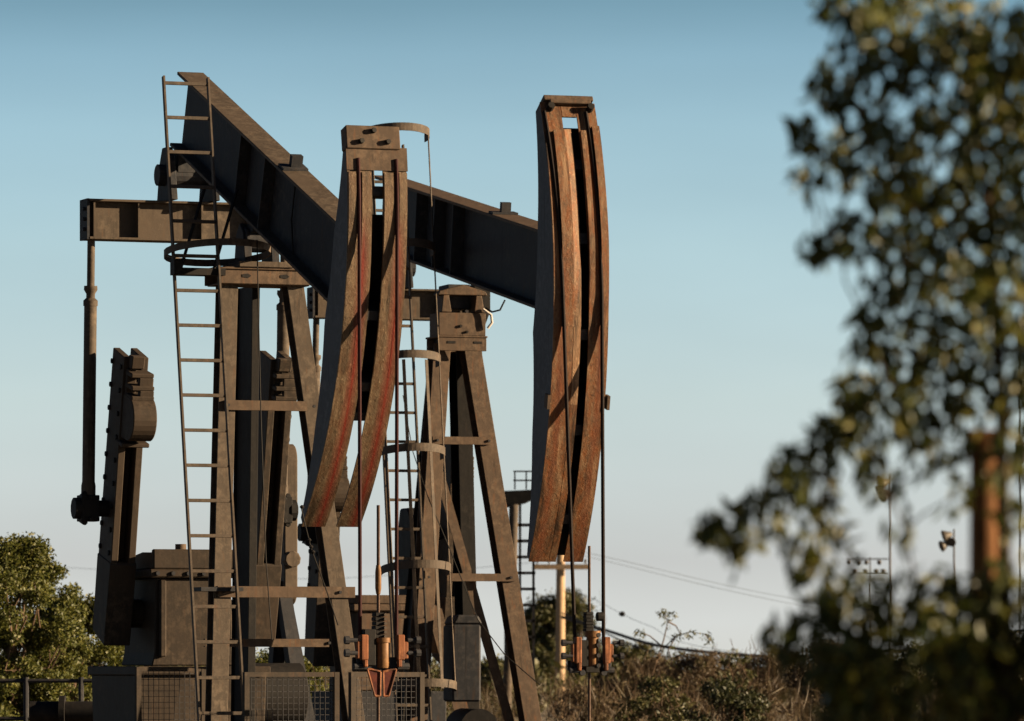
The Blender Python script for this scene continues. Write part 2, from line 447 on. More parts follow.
    for sgn in (-1, 1):
        pv = sgn * (el - .05)
        top = Vector((E.x, pv, ez - eh)); pin = Vector((sh.x, pv, sh.z)) + dirv * rp
        d = (pin - top)
        def al(k): return top + d * k
        m = MB()
        r0, r1 = .035, .058
        seq = [(0, r0), (.17, r0), (.17, .06), (.185, .062), (.2, .04), (.215, .04), (.225, .066), (.245, .066), (.245, r1), (.9, r1), (.915, .066), (.955, .066), (.965, .03), (1, .03)]
        m.tube([al(k) for k, _ in seq], [r for _, r in seq], 14)
        pt = m.build('pitman', BROWN, root, 0, True)
        m = MB(); m.box(tuple(pin), (.17, .17, .24)); m.cyl(pin - Vector((0, .13, 0)), pin + Vector((0, .2 if sgn < 0 else -.2, 0)), .075, 14)
        m.cyl(pin + Vector((0, sgn * .07, 0)), pin + Vector((0, sgn * .14, 0)), .1, 12)
        for i in (-1, 1):
            m.cyl(pin + Vector((.07, 0, i * .1)), pin + Vector((.12, 0, i * .1)), .025, 6); m.cyl(pin + Vector((-.07, sgn * .05, i * .1)), pin + Vector((.07, sgn * .05, i * .13)), .03, 6)
        m.build('wrist_pin_bearing', BLACK, pt, .006)
        # crank: two slabs with a groove between, stepped hub end
        m = MB()
        base = Vector((sh.x, sgn * (cv if sgn < 0 else cv + .15), sh.z))
        def cp(x, y, t, b=base): return tuple(b + nrm * x + dirv * y + Vector((0, t, 0)))
        hwid = spec['crank_w'] / 2
        outl = [(-hwid * 1.0, -.18), (hwid * .8, -.24), (hwid * 1.05, .55), (hwid, cl), (-hwid * .8, cl + .02), (-hwid, .55)]
        m.prism(outl, cp, -.115, -.05); m.prism(outl, cp, .05, .115)
        m.prism([(x * .25, min(max(y, -.15), cl - .05)) for x, y in outl], cp, -.051, .051)
        m.prism([(-hwid, -.2), (hwid * .9, -.26), (hwid * 1.1, .5), (hwid, .52), (-hwid, .52)], cp, -.125, .125)
        ck = m.build('crank_arm', CRANKM, root, .006)
        for i in range(9):
            for xx in (-hwid * .7, hwid * .7): q = Vector(cp(xx, .6 + i * (cl - .7) / 8, sgn * .112)); cyls('bolt', BLACK, ck, None, [(q, q + Vector((0, sgn * .02, 0)), .024)])
        m = MB()                         # counterweight hung on the leading edge near the tip
        hx = hwid; s_ = spec['cw'] * (1 if sgn < 0 else .55)
        m.prism([(hx - .02, cl + .02), (hx + .12, cl + .03), (hx + .10, cl - .09), (hx - .02, cl - .1)], cp, -.07, .05)
        for (y0, d1) in ((cl - .14, .34), (cl - .25, .40), (cl - .34, .42)):
            m.prism([(hx - .02, y0 + .022), (hx + d1 * s_, y0 + .03), (hx + d1 * s_, y0 - .012), (hx - .02, y0 - .018)], cp, -.095, .115)
            if d1 < .42: m.prism([(hx + (d1 - .13) * s_, y0 - .01), (hx + d1 * s_, y0 - .01), (hx + d1 * s_, y0 - .09), (hx + (d1 - .1) * s_, y0 - .09)], cp, -.02, .114)
        m.prism([(hx - .02, cl - .1), (hx + .08 * s_, cl - .1), (hx + .08 * s_, cl - .36), (hx - .02, cl - .36)], cp, -.09, .0)
        rd = .2; cxw, cyw = hx + .62 * s_ - rd, cl - .53
        if sgn < 0: m.prism([(hx - .02, cyw + rd * 1.02)] + [(cxw + rd * math.sin(t), cyw + rd * math.cos(t)) for t in np.linspace(0, math.pi, 14)] + [(hx - .02, cyw - rd * 1.02)], cp, -.1, .12)
        if sgn < 0: m.prism([(hx - .05, cl - .80), (hx + .16, cl - .80), (hx + .16, cl - .76), (hx - .05, cl - .76)], cp, -.13, .13)
        m.build('counterweight', CRANKM, ck, .008)
    # ---- gear reducer on its pedestal
    spec['gear'](root, sh)
    # ---- ladder
    spec['ladder'](root, P, zt, legpt)
    return root

# ---- variants
def top_1(mb, head, A, ta):
    m = mb(True)
    for (r0, r1, t0, t1, v0, v1) in ((A - .11, A + .03, ta - R(.1), ta + R(3.3), -.262, .205),): m.strip(r0, r1, t0, t1, v0, v1, 2)
    # sloping cover plate with its bolts
    o = m.build('rope_clamp_block', BROWN2, head, .006)
    m = mb(True); m.strip(A, A + .012, ta - R(3.2), ta + R(.2), -.265, .265, 3); m.build('upper_face_plate', BROWN2, head)
    m = mb(True)
    for t, v in ((.9, -.14), (.9, .09), (2.5, -.03)):
        t = ta + R(t); p = Vector(((A + .03) * math.cos(t), v, (A + .03) * math.sin(t))); q = Vector(((A + .065) * math.cos(t), v + .005, (A + .065) * math.sin(t)))
        m = mb(True); m.cyl(p, q, .022, 6); m.build('bolt', BLACK, head)

def top_2(mb, head, A, ta):
    m = mb(True); m.strip(A - .28, A + .03, ta + R(.2), ta + R(.9), -.25, .26, 2); m.strip(A - .12, A - .02, ta - R(.8), ta + R(.3), -.25, .26, 2)
    m.strip(A + .004, A + .06, ta - R(.5), ta + R(.1), -.2, .22, 2)
    m.build('rope_clamp_block', BROWN2, head, .006)
    for v in (-.2, .21):
        m = mb(True); t = ta - R(1.0); m.cyl(((A) * math.cos(t), v, A * math.sin(t)), ((A + .08) * math.cos(t), v, (A + .08) * math.sin(t)), .035, 8)
        m.build('rope_socket', BLACK, head)

def end_clamp(par, x, y, z, sgn, h=.2):
    m = MB(); m.box((x + .03, y, z), (.08, .062, h)); m.box((x + .03, y + sgn * .045, z - h * .1), (.06, .04, h * .7)); m.box((x + .045, y - sgn * .01, z - h * .62), (.05, .035, h * .3))
    c = m.build('rope_socket_block', ORANGE, par, .008)
    for dz in (h * .28, -h * .22):
        m = MB(); m.tube([(x + .05, y + sgn * a, z + dz) for a in (.06, .13, .13, .17)], [.018, .018, .034, .034], 8); m.build('bolt', DARK, par, 0, True)
    m = MB(); m.cyl((x + .02, y - sgn * .02, z - h * .75), (x + .02, y + sgn * .08, z - h * .75), .03, 8); m.build('bolt', DARK, par, 0, True)

def carrier_1(root, x, z, rv):
    m = MB()                            # bar: two cheeks
    for dx in (-.055, .055): m.box((x + dx, 0, z - .16), (.03, 2 * rv + .1, .12))
    car = m.build('carrier_bar', DARK, root, .008)
    for sgn in (-1, 1): end_clamp(car, x + .06, sgn * rv, z - .02, sgn, .21)
    m = MB(); m.tube([(x + .05, .02, z - .19), (x + .05, .02, z - .17), (x + .05, .02, z + .02), (x + .05, .02, z + .04)], [.055, .06, .06, .05], 16)
    m.tube([(x + .05, .02, z + .02), (x + .05, .02, z + .06)], [.072, .072], 16); m.build('load_cell', BRASS, car, 0, True)
    m = MB()
    for i in range(6): m.box((x + .03, -.012, z + .07 + i * .036), (.1, .085 - .008 * (i % 2), .0345))
    m.box((x + .03, -.1, z - .02), (.12, .1, .3))
    m.build('rod_clamp', BLACK, car, .006)
    cyls('bolt', RAILM, car, None, [((x + .07, .03, z + .07 + i * .036), (x + .1, .03, z + .07 + i * .036), .013) for i in range(6)], 6)
    for sgn in (-1, 1):
        pl = [(.012, -.22), (.095, -.20), (.125, -.2), (.06, -.42), (.015, -.42)]
        m = MB(); m.prism(pl, lambda a, b, t: (x + .09 + t, sgn * a, z + b), -.02, .0); m.build('guard_wing', REDPL, car)
        m = MB()
        for i in range(5):
            p, q = pl[i], pl[(i + 1) % 5]; m.cyl((x + .092, sgn * p[0], z + p[1]), (x + .092, sgn * q[0], z + q[1]), .010, 6)
        m.build('wing_rim', ORANGE, car)
    return car

def carrier_2(root, x, z, rv):
    m = MB()
    for dx in (-.055, .055): m.box((x + dx, 0, z - .2), (.03, 2 * rv + .12, .1))
    car = m.build('carrier_bar', DARK, root, .008)
    for sgn in (-1, 1): end_clamp(car, x + .06, sgn * rv, z - .05, sgn, .26)
    m = MB(); m.tube([(x + .04, .02, z - .24), (x + .04, .02, z + .08), (x + .04, .02, z + .08), (x + .04, .02, z + .14)], [.06, .06, .08, .08], 14); m.build('load_cell', BRASS, car, 0, True)
    m = MB()
    for i in range(6): m.box((x + .03, -.02, z + .15 + i * .032), (.1, .085 - .008 * (i % 2), .031))
    m.box((x + .03, -.08, z - .08), (.11, .09, .26)).box((x + .05, 0, z - .24), (.12, .14, .06)).cyl((x + .05, .06, z + .28), (x + .05, .13, z + .28), .045, 10)
    m.build('rod_clamp', BLACK, car, .006)
    cyls('bolt', DARK, car, None, [((x + .07, .06, z - .2 + i * .1), (x + .12, .06, z - .2 + i * .1), .022) for i in range(4)] + [((x + .05, y, z - .27), (x + .11, y, z - .27), .03) for y in (-.1, .12)], 8)
    return car

def cap_1(root, zt, P, tu, tv):
    m = MB()
    w = 2 * tv + .26
    m.box((.2, 0, zt + .045), (.02, w, .13)).box((-.2, 0, zt + .045), (.02, w, .13)).box((0, 0, zt + .115), (.46, w + .04, .02)).box((0, 0, zt - .02), (.38, w - .04, .015))
    c = m.build('post_cap', BROWN2, root, .004)
    for y in (-.18, .17):
        m = MB(); m.prism([(-.035, -.012), (.02, -.02), (.05, 0), (.02, .02), (-.035, .012)], lambda a, b, t: (.21 + t, y + a, zt + .05 + b), -.004, .004)
        m.build('slotted_hole', BLACK, c)
    m = MB(); m.box((0, 0, zt + .15), (.5, .5, .05)); m.build('saddle_plate', BROWN, c, .005)

def cap_2(root, zt, P, tu, tv):
    m = MB(); w = 2 * tv + .2
    m.box((tu + .12, 0, zt + .01), (.02, w, .14)).box((tu - .3, 0, zt + .01), (.02, w, .14)).box((tu - .09, 0, zt + .09), (.46, w + .02, .02))
    m.box((tu - .05, 0, zt + .22), (.36, w - .02, .24))
    c = m.build('post_cap', BROWN2, root, .005)
    for y in (-.12, .17):
        m = MB(); m.box((tu + .13, y, zt + .03), (.01, .09, .025)); m.build('slotted_hole', BLACK, c)
    cyls('bolt', BLACK, c, None, [((tu + .12, -.02, zt + .2), (tu + .15, -.02, zt + .2), .016), ((tu + .12, .05, zt + .14), (tu + .15, .05, zt + .14), .014)], 6)
    for y in (-.18, .18):
        m = MB(); m.prism([(-.05, 0), (.06, 0), (.03, .18), (-.03, .18)], lambda a, b, t: (tu + .02 + t, y + a, zt + .345 + b), -.12, .12); m.build('saddle_bracket', BROWN2, c, .006)
    m = MB(); m.prism([(-.27, .18), (.27, .18), (.25, .22), (0, .29), (-.25, .22)], lambda a, b, t: (tu + .05 + t, a, zt + .345 + b), -.1, .1)
    m.build('saddle_arch', BROWN2, c, .006)
    m = MB(); m.tube([(tu + .16, .22, zt + .38), (tu + .18, .3, zt + .32), (tu + .18, .31, zt + .24), (tu + .16, .27, zt + .18)], .014, 8); m.build('grease_hose', GALV, c, 0, True)

def gear_1(root, sh):
    m = MB(); u = sh.x
    def fr(x, y, t): return (u + t, x, y)
    z0 = sh.z - .48; zl = sh.z + .32
    m.prism([(-.40, z0), (.40, z0), (.37, z0 + .12), (.36, zl), (-.36, zl), (-.37, z0 + .12)], fr, -.5, .5)
    for y in (-.3, .3): m.box((u + .52, y, sh.z - .05), (.05, .06, .7))
    m.cyl((u, -.62, sh.z), (u, .62, sh.z), .13, 16)
    g = m.build('gear_reducer', GEARM, root, .012)
    m = MB(); m.box((u, 0, zl + .04), (1.12, .86, .075)); m.prism([(-.56, zl + .08), (.56, zl + .08), (.56, zl + .23), (.1, zl + .24), (-.5, zl + .18)], lambda x, y, t: (u + x, t, y), -.38, .38)
    m.box((u + .53, 0, zl + .17), (.07, .8, .18))
    l = m.build('lid', GEARM, g, .012)
    m = MB(); m.cyl((u + .42, -.1, zl + .23), (u + .42, -.1, zl + .31), .05, 12); m.build('breather_cap', BROWN2, l, 0, True)
    cyls('bolt', DARK, g, None, [((u + .54, -.36 + i * .145, zl + .04), (u + .58, -.36 + i * .145, zl + .04), .02) for i in range(6)], 6)
    m = MB(); z0 -= .004
    m.box((u, 0, z0 - .04), (1.7, 1.25, .08)).prism([(-.55, .1), (.55, .1), (.6, z0 - .08), (-.6, z0 - .08)], fr, -.8, .8)
    m.build('pedestal', GEARM, root, .008)
    # skid beams
    for y in (-.45, .45):
        m = MB(); m.ibeam((-4.6, y, .25), (1.6, y, .25), .18, .3, (0, 0, 1)); m.build('skid_beam', DARK, root)
    # belt guard and motor stand
    m = MB(); cu = u - .85; v = 1.32
    out = [(.14 * math.cos(t), .16 * math.sin(t) + 3.55) for t in np.linspace(0, math.pi, 10)] + [(.14 * math.cos(t), .16 * math.sin(t) + 2.35) for t in np.linspace(math.pi, 2 * math.pi, 10)]
    m.prism(out, lambda x, y, t: (cu + x, v + t, y), -.065, .065)
    m.cyl((cu + .1, v, 2.62), (cu + .2, v, 2.62), .08, 10)
    m.build('belt_guard', BROWN, root, .01)
    m = MB()
    for du in (-.35, .55): m.bar((cu, v - .05, 2.4), (cu + du * 1.2, v + .2 * du, .1), .12, .14, (1, 0, 0))
    m.bar((cu, v - .05, 2.4), (cu + .2, v + .35, .1), .1, .14, (1, 0, 0))
    m.build('guard_support', DARK, root)
    m = MB(); m.cyl((cu + .3, .6, 1.35), (cu + .3, 1.35, 1.35), .3, 20); m.box((cu + .3, .98, 1.0), (.5, .6, .16))
    m.build('brake_drum', BLACK, root, .01, True)

def gear_2(root, sh):
    m = MB(); u = sh.x
    z0 = sh.z - .55; zl = sh.z + .32
    m.prism([(-.42, z0), (.42, z0), (.38, zl), (-.38, zl)], lambda x, y, t: (u + t, x, y), -.55, .55)
    m.cyl((u, -.7, sh.z), (u, .7, sh.z), .14, 16)
    g = m.build('gear_reducer', BROWN2, root, .012)
    m = MB(); m.box((u, 0, zl + .04), (1.2, .9, .075)).box((u, 0, zl + .13), (1.0, .76, .1)); m.build('lid', BROWN2, g, .012)
    m = MB(); m.box((u, 0, z0 / 2), (1.6, 1.1, z0 - .01)); m.build('pedestal', DARK, root, .01)
    for y in (-.5, .5):
        m = MB(); m.ibeam((-5, y, .25), (2.0, y, .25), .18, .3, (0, 0, 1)); m.build('skid_beam', DARK, root)
    m = MB(); v = .47; cu = u - .35     # tall dark belt guard behind the ladder
    out = [(.3, 2.35), (.32, 2.9), (.26, 3.25), (.1, 3.38), (-.2, 3.38), (-.3, 3.1), (-.25, 2.35)]
    m.prism(out, lambda x, y, t: (cu + x, v + t, y), -.07, .07); m.bar((cu, v, 2.4), (cu, v, 2.1), .1, .3, (1, 0, 0))
    m.build('belt_guard', BLACK, root, .02)

def ladder(root, v, w, us, z0, z1, pitch, hoops, straps, zoff=0, rr=.011, hv=0, hh=.03):
    """leaning ladder; us(z) gives its forward position"""
    L = bpy.data.objects.new('ladder', None); C.objects.link(L); L.parent = root
    for sgn in (-1, 1):
        m = MB(); m.bar((us(z0), v + sgn * w / 2, z0), (us(z1), v + sgn * w / 2, z1), .016, .055, (1, 0, 0)); m.build('rail', RAILM, L)
    z = z0 + zoff
    while z < z1 - .05:
        m = MB(); m.bar((us(z) + .004, v - w / 2 + .008, z), (us(z) + .004, v + w / 2 - .008, z), .03, .03, (0, 0, 1)); m.build('rung', RAILM, L, .003); z += pitch
    hp = []
    for (hz, r, tilt, a0, a1) in hoops:
        m = MB(); vs = []; fs = []; n = 30; P_ = []
        for i in range(n + 1):
            t = R(a0 + (a1 - a0) * i / n)
            du, dv = math.sin(t) * r * 1.05 , math.cos(t) * r
            zz = hz + du * math.tan(R(tilt)); P_.append((us(hz) + du, v + hv - dv, zz, du, dv))
        for (x, y, zz, du, dv) in P_:
            l = max(1e-6, math.hypot(du, dv)); nx, ny = du / l * .006, -dv / l * .006
            vs += [(x - nx, y - ny, zz - hh), (x + nx, y + ny, zz - hh), (x + nx, y + ny, zz + hh), (x - nx, y - ny, zz + hh)]
        for i in range(n):
            for k in range(4): fs.append((i * 4 + k, i * 4 + (k + 1) % 4, i * 4 + 4 + (k + 1) % 4, i * 4 + 4 + k))
        fs += [(0, 1, 2, 3), (n * 4 + 3, n * 4 + 2, n * 4 + 1, n * 4)]
        m.add(vs, fs); m.build('cage_hoop', RAILM, L)
    for (ang, za, zb, r) in straps:
        t = R(ang); du, dv = math.sin(t) * r * 1.05, math.cos(t) * r
        m = MB(); m.bar((us(za) + du, v + hv - dv, za), (us(zb) + du, v + hv - dv, zb), .035, .008, (math.sin(t), -math.cos(t), 0)); m.build('cage_strap', RAILM, L)
    return L

def ladder_1(root, P, zt, legpt):
    def us(z): return legpt(z, -1).x + .3
    L = ladder(root, -.665, .405, us, .2, HC + 5.17, .3055, [(HC + 3.62, .46, 7, 0, 360)], [], .0955, .011, .2)
    m = MB()
    x = us(HC + 3.45); z = HC + 3.45
    m.box((x - .1, -.6, z), (.2, .40, .06)).box((x + .03, -.86, z + .03), (.12, .07, .14))
    for y in (-.8, -.5): m.bar((x - .05, y, z), (us(z + .55) - .2, y + .3, z + .75), .02, .02)
    m.build('step_bracket', BLACK, L)
    for z in (1.0 + 1.28,):
        p = legpt(z, -1); m = MB(); m.box((p.x + .1, p.y - .05, z), (.3, .38, .035)); m.build('standoff', DARK, L)

def ladder_2(root, P, zt, legpt):
    def us(z): return legpt(z, -1).x + .38
    zs = [HC + (HY - y) / 95.5 for y in (133, 250, 362, 455, 571, 688)]
    hoops = [(z, .36, 9, -12, 192) for z in zs]
    ladder(root, -.755, .37, us, .2, zs[0] - .1, .3048, hoops, [(30, zs[-1], zs[0], .36), (70, zs[-1], zs[2], .36), (110, zs[-1], zs[2], .36), (150, zs[-1], zs[0], .36)], .1, .011, .10, .042)

T1 = track_mat('head_face_brown', (.125, .085, .052), (.20, .14, .085), (.125, .068, .036), (.19, .03, .017), .155, .03, .8, 5.2, .035, .5)
T2 = track_mat('head_face_rust', (.10, .055, .03), (.24, .145, .08), (.21, .072, .022), (.17, .045, .02), .2, .03, .5, 5.6, 0, 0)
T2b = track_mat('head_inner_strip_sunlit', (.24, .145, .085), (.3, .19, .11), (.2, .1, .05), (.4, .2, .1), .5, .01, .0, 0, 0, 0, .85)  # paler copy of the face rust, sunlight on the inner wall put into colour

p1 = make_pumpjack('pumpjack', 'nearer pumpjack with nose-down beam, red-striped split horse head and tall open ladder',
    'pumpjacks on the oil lease', -2.23, 50.0, 5.36, 20.0, 20.3, 3.28, 29.5, -31.2, .25, .70, .16, -2.52, .258, .1, (.165, .158), T1, BROWN2, dict(
    n=1, ropetop=(-.165, .165), depth=.55, stiff=(-.45, .3), clip=.75, plate=.02, prof=([0, .25, .55, .8, 1], [.10, .34, .52, .40, .13]),
    tracks=[(-.258, -.050, T1), (.052, .258, T1)], lips=[(-.254, .024, 26, -4, -.19), (-.138, .024, 26, -4, -.054), (.056, .024, 26, -4, .135), (.186, .024, 26, -4, .254)], fade=(24, 13), back=(.3, .85), cross=(.34, .42, .6, .9), top=top_1,
    zc=HC + (668 - 645) / 121.4, rope_r=.0165, rope_m=REDROPE, carrier=carrier_1, rodtop=HC + (668 - 505) / 121.4,
    capdrop=.38, leg=(.04, .30, .97, .71), legw=.152, rear=[((-.5, .06), (-.6, .03), .07, .5)],
    braces=[(HC + 2.29, 0, .02, -.06, .05, .085), (HC + .66, 0, .05, .14, .05, .095), (HC + .22, -.5, 0, 0, .05, .07)], diag=[],
    cap=cap_1, tail=.19, eqz=HC + (668 - 204) / 109, eqh=.37, eql=.97,
    shaft=(-2.46, 0, HC + .50), crank_a=13.5, crank_r=.98, crank_l=2.42, crank_v=.62, crank_w=.42, cw=.62, gear=gear_1, ladder=ladder_1))
m = MB()
def loc1(px, py, Y): return p1.matrix_basis.inverted() @ at(px, py, Y)
m.tube([loc1(301, 506, 47.6), loc1(304, 520, 47.6), loc1(311, 548, 47.7), loc1(327, 592, 48.0), loc1(338, 625, 48.2)], .006, 6)
for (x, y) in ((302, 507), (309, 540), (311, 547), (313, 552)): m.tube([loc1(x, y - 2, 47.6), loc1(x, y, 47.6), loc1(x, y + 2, 47.6)], [.008, .022, .008], 8)
m.build('hanging_wire', BLACK, p1)
m = MB(); m.tube([loc1(257, 240, 49.2), loc1(258, 290, 49.15), loc1(261, 420, 48.9), loc1(266, 560, 48.7), loc1(272, 640, 48.6)], .006, 6); m.build('signal_cable', BLACK, p1)

p2 = make_pumpjack('pumpjack', 'farther pumpjack with an orange-rusted horse head, dark beam and caged ladder',
    'pumpjacks on the oil lease', -.60, 60.0, 5.23, 17.0, 9.7, 4.40, 36.1, -26.1, .30, .79, .515, -3.0, .29, .06, (.2, .147), T2, BROWN2, dict(
    n=2, capu=.16, yo=.07, ropetop=(-.265, .165), depth=.72, stiff=(-1.2, -.5, .2), clip=1.55, plate=.02, prof=([0, .25, .5, .75, 1], [.12, .52, .72, .5, .2]),
    tracks=[(-.29, -.085, T2), (.073, .275, T2), (-.08, -.01, T2b, 32.2, -4), (-.08, -.01, T2, -4, -26.1), (-.08, .068, T2, 36.1, 34.0)], lips=[(-.29, .02, 30, -25.5, -.279), (-.205, .045, 31.8, 6, -.09), (.075, .045, 31.8, 6, .132), (.2, .045, 32.5, 6, .275)], slope={-.205: .085}, fade=(17, 8), back=(.0, .968), tabs=True, cross=(.1, .3, .5, .7, .86), top=top_2,
    zc=HC + (668 - 645) / 102.7, rope_r=.019, rope_m=CABLE, carrier=carrier_2, rodtop=HC + (668 - 545) / 102.7,
    capdrop=.24, leg=(-.02, .165, .83, .73), legw=.185, rear=[((-.25, .12), (-1.1, .5), .16, .3), ((-.25, -.12), (-1.1, -.35), .1, .3)],
    braces=[(HC + (668 - 440) / 95.5, 0, .05, .02, .05, .08), (HC + (668 - 577) / 96, 0, -.2, .05, .05, .08)],
    diag=[((.22, -.24, HC + 2.05), (.72, .60, .3), .10, .1), ((-.75, -.1, HC + .95), (-.1, .35, .25), .16, .1)],
    cap=cap_2, tail=.25, eqz=HC + (668 - 291) / 90.5, eqh=.34, eql=.86,
    shaft=(-3.0, 0, HC + .3), crank_a=8, crank_r=1.2, crank_l=2.2, crank_v=.66, crank_w=.42, cw=.6, gear=gear_2, ladder=ladder_2))
def loc2(px, py, Y): return p2.matrix_basis.inverted() @ at(px, py, Y)
m = MB(); m.tube([loc2(428, 497, 58.9), loc2(448, 545, 58.9), loc2(478, 620, 58.7), loc2(505, 655, 58.6), loc2(540, 685, 58.5)], .006, 6); m.build('guy_wire', BLACK, p2)
m = MB(); m.tube([loc2(403, 395, 59.3), loc2(408, 425, 59.3), loc2(413, 452, 59.3), loc2(428, 497, 58.9)], .005, 6); m.build('guy_wire', BLACK, p2)
m = MB(); pl = [loc2(x, y, 60.3) for x, y in ((474, 284), (492, 290), (492, 311), (486, 326), (483, 350), (484, 390), (486, 430), (478, 430), (474, 390))]
m.prism([(v.y, v.z) for v in pl], lambda a, b, t: (pl[0].x + t, a, b), -.28, 0); m.build('bearing_bracket', BLACK, p2, .006)
m = MB(); m.tube([loc2(505, 300, 59.2), loc2(500, 310, 59.2), loc2(492, 312, 59.4), loc2(486, 308, 59.6)], .01, 6); m.build('grease_hose', BLACK, p2)

# ------------------------------------------------------------------ ground, pads
m = MB(); S = 6000
m.add([(-S, -200, 0), (S, -200, 0), (S, S, 0), (-S, S, 0)], [(0, 1, 2, 3)])
GM, nt, b = newmat('dry_ground')
tc = N(nt, 'ShaderNodeTexCoord').outputs['Object']
n1 = noise(nt, tc, .15, 8, .6); n2 = noise(nt, tc, 3, 8, .7)
c = mixc(nt, ramp(nt, n1, .4, .6), (.10, .072, .045), (.07, .062, .028)); c = mixc(nt, ramp(nt, n2, .45, .65), c, (.12, .09, .06))
nt.links.new(c, b.inputs['Base Color']); b.inputs['Roughness'].default_value = .95
bp = N(nt, 'ShaderNodeBump', Strength=.6, Distance=.08); nt.links.new(n2, bp.inputs['Height']); nt.links.new(bp.outputs[0], b.inputs['Normal'])
g = m.build('ground', GM); g['kind'] = 'structure'
for (X, Y, psi) in ((-2.23, 50, 20), (-.6, 60, 17.0)):
    m = MB(); m.box((-1.5, 0, .045), (8.2, 2.6, .09)); o = m.build('concrete_pad', CONC, None, .01); o.location = (X, Y, 0); o.rotation_euler = (0, 0, R(psi - 90)); o['kind'] = 'structure'

# ------------------------------------------------------------------ wire-mesh guards
def mesh_guard(p, q, z0, z1, label, pitch=.05):
    p, q = Vector(p), Vector(q); d = q - p; L = d.length
    t = thing('mesh_guard', label, 'guard panel', (p.x, p.y, 0), math.atan2(d.y, d.x), 'wire mesh guards round the pumpjack')
    m = MB()
    for x in (0, L): m.box((x, 0, z1 / 2), (.045, .045, z1))
    m.box((L / 2, 0, z1 - .02), (L - .045, .04, .04)).box((L / 2, 0, z0), (L - .045, .04, .04))
    m.build('frame', GEARM, t)
    m = MB()
    x = pitch
    while x < L - .02: m.box((x, 0, (z0 + z1) / 2), (.004, .004, z1 - z0 - .05)); x += pitch
    z = z0 + pitch
    while z < z1 - .03: m.box((L / 2, .005, z), (L - .05, .004, .004)); z += pitch
    m.build('wire_mesh', DARK, t)
    return t
def gp(px, Y): v = at(px, 668, Y); return (v.x, v.y, 0)
zt = HC - .035
mesh_guard(gp(246, 48.3), gp(336, 48.7), .3, zt, 'low wire mesh guard between the two front legs of the near pumpjack')
mesh_guard(gp(352, 47.9), gp(421, 48.3), .3, zt, 'framed wire mesh guard behind the hanging carrier bar of the near pumpjack')
mesh_guard(gp(138, 49.6), gp(203, 49.9), .3, HC + .01, 'wire mesh guard in front of the gear reducer pedestal')

# ------------------------------------------------------------------ pipe fence at the left
t = thing('pipe_fence', 'dark pipe fence in front of the olive tree at the left', 'fence', gp(-40, 62), 0)
m = MB()
for z in (HC - .14, HC - .55): m.cyl((0, 0, z), (2.0, 0, z), .022, 8)
m.build('rail', DARK, t, 0, True)
for x in (.1, .72, 1.32, 1.93):
    m = MB(); m.cyl((x, 0, 0), (x, 0, HC - .1), .03, 8); m.build('post', DARK, t, 0, True)
t = thing('pipeline', 'thick dark pipe lying low beside the gear reducer', 'pipe', gp(30, 58), 0)
m = MB(); m.cyl((0, 0, HC - .45), (.95, 0, HC - .45), .11, 16).cyl((.3, 0, HC - .45), (.36, 0, HC - .45), .17, 16); m.build('pipe', BLACK, t, 0, True)
for x in (.1, .8):
    m = MB(); m.box((x, 0, (HC - .56) / 2), (.1, .1, HC - .56)); m.build('support', DARK, t)

# ------------------------------------------------------------------ motor and pipework behind the far pumpjack
t = thing('electric_motor', 'dark boxy motor and housing standing between the far pumpjack legs', 'motor', gp(462, 59.2), R(10))
m = MB(); m.box((0, 0, HC + .05), (.3, .6, .8)); m.prism([(-.15, HC + .45), (.17, HC + .45), (.12, HC + .55), (-.1, HC + .55)], lambda x, y, q: (x, q, y), -.3, .3); m.build('housing', DARK, t, .02)
m = MB(); m.cyl((.1, -.5, HC - .62), (.1, .5, HC - .62), .2, 20).cyl((.32, -.4, HC - .7), (.32, .4, HC - .7), .13, 20); m.build('motor_drum', BLACK, t, 0, True)
m = MB(); m.box((.1, 0, (HC - .82) / 2), (.6, .9, HC - .82)); m.build('stand', DARK, t, .01)

# ------------------------------------------------------------------ distant caged tower
t = thing('tank_tower', 'blurred caged ladder tower with a platform behind the far pumpjack', 'tower', gp(520, 110), 0)
s = FPX / 110
def dz(y): return HC + (HY - y) / s
m = MB()
for x in (-.28, .0, .26):
    for y in (-.25, .25): m.bar((x, y, 0), (x, y, dz(505)), .05, .05, (1, 0, 0))
m.build('frame', DARK, t)
for y in range(525, 640, 16):
    m = MB(); m.box((0, -.25, dz(y)), (.6, .05, .05)).box((0, .25, dz(y)), (.6, .05, .05)).box((-.28, 0, dz(y)), (.05, .5, .05)).box((.26, 0, dz(y)), (.05, .5, .05)); m.build('ring', DARK, t)
m = MB(); m.prism([(-.5, dz(510)), (-.5, dz(492)), (.35, dz(490)), (.35, dz(497)), (.1, dz(503))], lambda x, y, q: (x, q, y), -.4, .4); m.build('platform', BLACK, t)
m = MB()
for x in (-.1, .12, .32): m.bar((x, -.35, dz(490)), (x, -.35, dz(472)), .03, .03, (1, 0, 0))
for y in (472, 481): m.box((.11, -.35, dz(y)), (.48, .03, .03))
m.build('guard_rail', DARK, t)
m = MB(); m.tube([(-.3, -.4, 0), (-.16, -.4, dz(590)), (-.12, -.4, dz(505))], .09, 10); m.build('vent_pipe', BROWN, t, 0, True)

